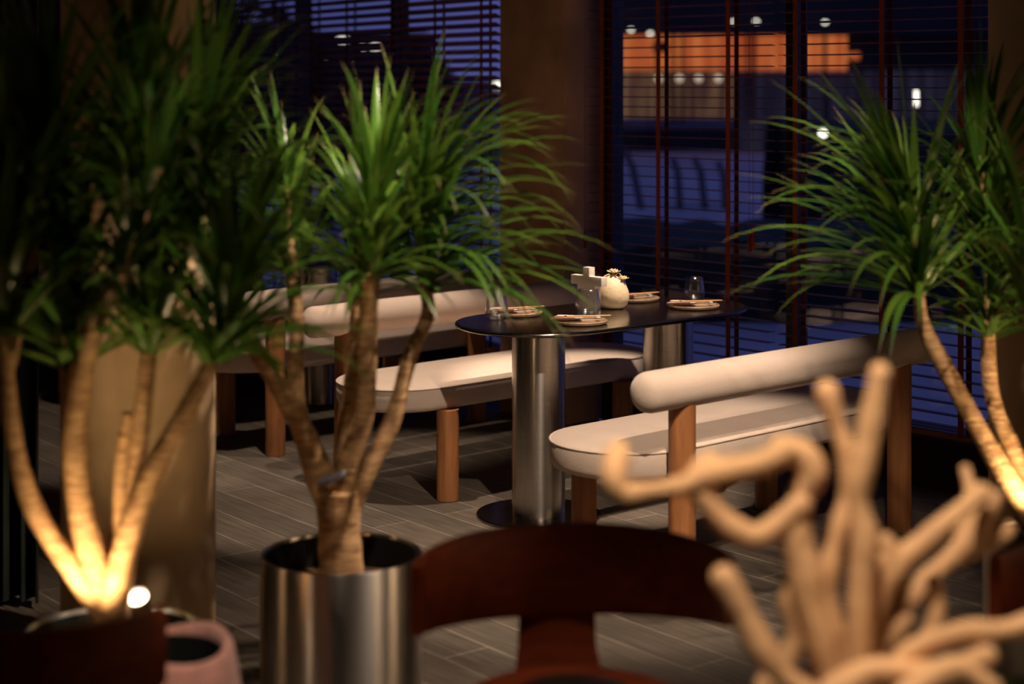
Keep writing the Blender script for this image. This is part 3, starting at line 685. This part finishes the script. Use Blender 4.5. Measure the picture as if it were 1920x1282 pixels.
# pink soft basket
mb = MB(); prof = [(.09, .0), (.115, .01), (.130, .15), (.140, .35), (.138, .48), (.127, .565), (.120, .578), (.110, .578), (.104, .565), (.115, .48), (.115, .2), (.10, .05)]
mb.lathe(prof, 64)
for v in mb.v: v += Vector((1, 0, 0)) * .008 * noise.noise(v * 9) + Vector((0, 0, .010 * math.sin(math.atan2(v.y, v.x) * 2)) if v.z > .5 else (0, 0, 0))
tag(mb.build('pink_basket', M['wool_pink'], loc=((316 - 960) * 3.34 / F_PX, 3.34, 0), sharp=70), 'pink soft fabric basket with open top beside the left corner chair', 'basket')

pb = col.objects['pink_basket']
mb = MB(); mb.lathe([(.09, .04), (.113, .2), (.113, .48), (.102, .562), (.098, .562), (.108, .48), (.108, .2), (.085, .045)], 48); mb.build('dark_inner_shell', M['black'], pb)  # black inner shell added so the basket opening comes out dark
# foreground table with driftwood
root = thing('side_table', 'round steel table carrying the driftwood, lower right corner', 'table', (.66, 2.36, 0))
mb = MB(); mb.lathe([(.33, .722), (.343, .726), (.345, .732), (.342, .7395), (.33, .7405), (.1, .7405)], 80); mb.build('tabletop', M['tabletop'], root)
mb = MB(); mb.lathe([(.06, .012), (.06, .722)], 40); mb.build('pedestal', M['steel'], root)
mb = MB(); mb.lathe([(.20, .0), (.21, .004), (.21, .010), (.06, .013)], 56); mb.build('base_plate', M['tabletop'], root)
dw = MB(); Yd = 2.5
def twig(pts, r0_, r1_, dy=0):
    n_ = len(pts); P = [at(p[0], p[1], Yd + dy + (p[2] if len(p) > 2 else 0)) for p in pts]
    for p in P: p.z = max(p.z, .764)
    sp = spline(P, 6); rl = lerp_list([r0_, (r0_ + r1_) / 2, r1_], len(sp))
    rl = [a * (1 + .40 * noise.noise(p * 17)) for a, p in zip(rl, sp)]
    dw.tube(sp, rl, 12, round_end=True)
twig([(1472, 845), (1425, 868), (1335, 886), (1285, 908), (1215, 920), (1165, 922), (1150, 890), (1158, 850, .03)], .018, .015, -.02)
twig([(1560, 1300), (1540, 1205), (1517, 1130), (1508, 1070), (1492, 1000), (1500, 935), (1522, 888), (1505, 852), (1466, 842)], .020, .021)
twig([(1500, 945), (1455, 985), (1412, 1004), (1358, 978), (1326, 938), (1310, 900), (1330, 870, .03)], .021, .017, -.01)
twig([(1590, 1300), (1560, 1180), (1552, 1090), (1568, 1010), (1598, 930), (1588, 850), (1566, 790), (1551, 735)], .018, .015, .03)
twig([(1612, 1300), (1612, 1180), (1616, 1080), (1620, 1000), (1608, 930), (1620, 860), (1634, 790), (1650, 700)], .021, .016, -.02)
twig([(1620, 1290), (1640, 1150), (1680, 1060), (1740, 1010), (1790, 965), (1840, 925, .06)], .020, .015, .02)
twig([(1640, 1110), (1665, 1030), (1625, 1000)], .018, .015, .02)
twig([(1630, 1300), (1680, 1150), (1740, 1085), (1800, 1030), (1835, 985), (1862, 935)], .018, .014, .12)
twig([(1780, 1050), (1840, 1020), (1885, 995)], .016, .013, .14)
twig([(1660, 1290), (1710, 1220), (1800, 1185), (1870, 1182), (1930, 1168)], .018, .014, -.06)
twig([(1700, 1260), (1745, 1190), (1757, 1130), (1750, 1090)], .017, .014, .05)
twig([(1520, 1300), (1470, 1268), (1428, 1215), (1392, 1150), (1358, 1085)], .020, .017, -.05)
twig([(1440, 1290), (1490, 1210), (1495, 1170), (1480, 1125), (1500, 1080)], .019, .017, .02)
twig([(1700, 1300), (1790, 1250), (1860, 1290)], .018, .013, -.12)
twig([(1560, 1300), (1640, 1255), (1760, 1262), (1850, 1230)], .022, .014, -.08)
twig([(1500, 1300), (1580, 1240), (1660, 1200), (1690, 1160)], .020, .015, .04)
twig([(1810, 880, .2), (1820, 930, .16), (1800, 990, .1)], .011, .014, .05)
tag(dw.build('driftwood', M['drift'], sharp=80), 'tangled pale driftwood branches on the table in the lower right foreground', 'driftwood')

# ------------------------------------------------------------------ outside the windows
def slab(name, lo, hi, m): mb = MB(); mb.box(lo, hi); return struct(mb, name, m)
GZ = -.12
def gzone(name, y0, y1, m, z, h=.02, x0=-40, x1=60): return slab(name, (x0, y0, z - h), (x1, y1, z), m)
mb = MB(); mb.box((-60, -10, -.5), (90, 120, -.2)); struct(mb, 'ground', M['road'])
mb = MB(); # near paving: outside of the glass line
q = [wp(WC + .15, -9), wp(WC + .15, 2), wp(15, 2), Vector((-3.0, 13.2, 0)) + Vector((3, 0, 0)), wp(WC + .15, -9)]
near = [wp(WC + .14, -6.3), wp(WC + .14, 3), wp(WC + 3.6, 3), wp(WC + 3.6, -6.3)]
mb.add([v + Vector((0, 0, -.19)) for v in near] + [v + Vector((0, 0, -.10)) for v in near], [(0, 3, 2, 1), (4, 5, 6, 7), (0, 1, 5, 4), (1, 2, 6, 5), (2, 3, 7, 6), (3, 0, 4, 7)])
struct(mb, 'ground_pavement', M['road'])
def hedge(label, px0, px1, Y, top_py, dep, m='verge'):
    a = at(px0, 0, Y).x; b = at(px1, 0, Y).x; zt = at(0, top_py, Y).z; mb = MB(); nx = 60
    rows = []
    prof = [(0, -.2), (0, zt * .5), (.05, zt - .1), (dep * .4, zt), (dep * .7, zt - .03), (dep, zt * .5), (dep, -.2)]
    for i in range(nx + 1):
        x = a + (b - a) * i / nx; rows.append([Vector((x, Y + y + .12 * noise.noise(Vector((x * 2, y * 3, z))), z + (.09 * noise.noise(Vector((x * 3, y, 1))) if z > -.1 else 0))) for y, z in prof])
    mb.rings(rows, closed=False, cap=False); mb.build('h', M[m])
    return col.objects[-1]
h2 = hedge('', 1470, 2100, 18, 225, 1.6); h2.name = 'tall_hedge'; tag(h2, 'taller dark hedge outside behind the right potted tree', 'hedge')
h1 = hedge('', 1060, 1960, 13.4, 440, 2.5); h1.name = 'clipped_hedge'; tag(h1, 'low dark green hedge outside the right window', 'hedge')
# lit building across the road
YB = 46
def rect(px0, px1, py0, py1, Y, dep=.2):
    a = at(px0, py0, Y); b = at(px1, py1, Y); mb = MB(); mb.box((a.x, Y, b.z), (b.x, Y + dep, a.z)); return mb
bd = thing('lit_building', 'building across the road with glowing orange timber band, beyond the right window', 'building')
rect(965, 2100, -700, 64, YB, 8).build('upper_facade', M['bld_dark'], bd)
rect(1135, 1588, 66, 132, YB + .6).build('lit_timber_band', M['lit_orange'], bd)
rect(1588, 1612, 98, 112, YB + .6).build('lit_timber_band', M['lit_orange'], bd)
rect(1150, 1375, 132, 222, YB + .8).build('lit_interior', M['lit_tan'], bd)
rect(1375, 1900, 132, 285, YB + .8).build('dim_interior', M['lit_blue'], bd)
rect(965, 1152, 64, 290, YB + .3).build('side_bay', M['lit_blue'], bd)
rect(1588, 2100, 64, 132, YB + .9).build('dark_bay', M['bld_dark'], bd)
rect(1150, 1375, 222, 242, YB + .5).build('parapet', M['bld_grey'], bd)
rect(1150, 1375, 242, 300, YB + .6).build('plinth', M['bld_dark'], bd)
for x in (1230, 1262, 1278, 1400, 1412, 1490, 1545): rect(x, x + 5, 64, 230, YB + .2, .2).build('facade_post', M['bld_dark'], bd)
rect(1225, 1252, 78, 98, YB + .3).build('dark_sign', M['bld_dark'], bd)
def lamp(px, py, Y, r, m, name, parent, flat=1.0):
    p = at(px, py, Y); mb = MB(); mb.lathe([(max(.001, r * math.sin(a)), r * flat * -math.cos(a)) for a in [PI * i / 10 for i in range(11)]], 18)
    return mb.build(name, m, parent, loc=p)
for px in (1138, 1235, 1274, 1310, 1347): lamp(px, 147, YB - .8, .085, M['globe'], 'globe_lamp', bd)
for px, py in ((1183, 56), (1219, 63), (1376, 41), (1418, 40), (1502, 40), (1547, 42)): lamp(px, py, YB - .6, .06, M['lit_white'], 'soffit_lamp', bd, .6)
def street_lamp(px, py, Y, label, r=.045, h=0):
    p = at(px, py, Y); t = thing('street_lamp', label, 'street lamp', (p.x, p.y, -.2))
    mb = MB(); mb.tube([(0, .06, 0), (0, .05, p.z + .2 - h)], .03, 10); mb.build('pole', M['frame'], t)
    mb = MB(); 
    if h: mb.box((-.018, -.02, p.z + .2 - h), (.018, .02, p.z + .2 + h))
    else: mb.lathe([(max(.001, r * math.sin(a)), p.z + .2 + r * -math.cos(a)) for a in [PI * i / 10 for i in range(11)]], 18)
    mb.build('lamp_head', M['lit_white'], t)
street_lamp(1543, 250, 17.2, 'street lamp showing as a single round white point between the right tree leaves')
street_lamp(1718, 184, 22, 'street lamp showing as an upright white strip behind the right tree', h=.1)
for x0, x1, y0, y1 in ((1170, 1202, 282, 358), (1262, 1275, 300, 362), (1303, 1322, 300, 360), (1348, 1360, 308, 345)):
    mb = MB(); p, q_ = at(x0, y0, 27), at(x1, y1, 25.5); q_.z = -.2
    mb.tube([q_, q_.lerp(p, .6) + Vector((.03, 0, .1)), p], .055, 10); tag(mb.build('slanted_post', M['frame']), 'black slanted post on the pale paving outside, ' + {1170: 'leftmost and tallest', 1262: 'second from the left', 1303: 'third from the left', 1348: 'rightmost and shortest'}[x0], 'post', 'slanted posts outside')
# dark building and trees beyond the left window
bd = thing('dark_building', 'dark low building with lit lamps beyond the left window', 'building')
rect(300, 792, 66, 330, 38, 6).build('facade', M['bld_dark'], bd)
rect(792, 945, 150, 330, 39, 4).build('annex', M['bld_grey'], bd)
rect(280, 800, 60, 68, 37.6, 6).build('roof_edge', M['bld_dark'], bd)
for px, py, r in ((484, 58, .10), (643, 75, .13), (704, 88, .12), (616, 105, .09), (521, 96, .07), (436, 128, .07), (680, 89, .07)):
    lamp(px, py, 36, r, M['lit_white'], 'far_lamp', bd, .35)
rect(926, 940, 155, 164, 38.9, .1).build('lit_sign', M['lit_white'], bd)
def tree(label, px, py, Y, rx, rz_, n, seed):
    rnd = random.Random(seed); c = at(px, py, Y); root = thing('street_tree', label, 'tree', (c.x, c.y, -.2), 0, 'trees beyond the left window')
    mb = MB(); mb.tube([(0, 0, 0), (.05, 0, (c.z + .2) * .6), (0, 0, c.z + .2)], [.12, .09, .04], 10); mb.build('trunk', M['leafdark'], root)
    mb = MB()
    for i in range(n):
        d = Vector((rnd.gauss(0, 1), rnd.gauss(0, 1), rnd.gauss(0, 1))).normalized() * rnd.random() ** .45
        p = Vector((d.x * rx, d.y * rx, d.z * rz_ + c.z + .2)); a = Vector((rnd.uniform(-1, 1), rnd.uniform(-1, 1), rnd.uniform(-1, 1))).normalized(); b = a.orthogonal().normalized(); s_ = rnd.uniform(.06, .13)
        mb.add([p - a * s_, p + b * s_ * .5, p + a * s_, p - b * s_ * .5], [(0, 1, 2, 3)])
    mb.build('tree_crown', M['leafdark'], root)
tree('leafy tree, leftmost of the trees beyond the left window', 470, 170, 20, 1.0, 1.1, 1600, 1)
tree('leafy tree, middle one beyond the left window', 610, 210, 22, 1.1, .9, 1600, 2)
tree('leafy tree nearest the pillar beyond the left window', 740, 190, 24, 1.0, .8, 1100, 3)
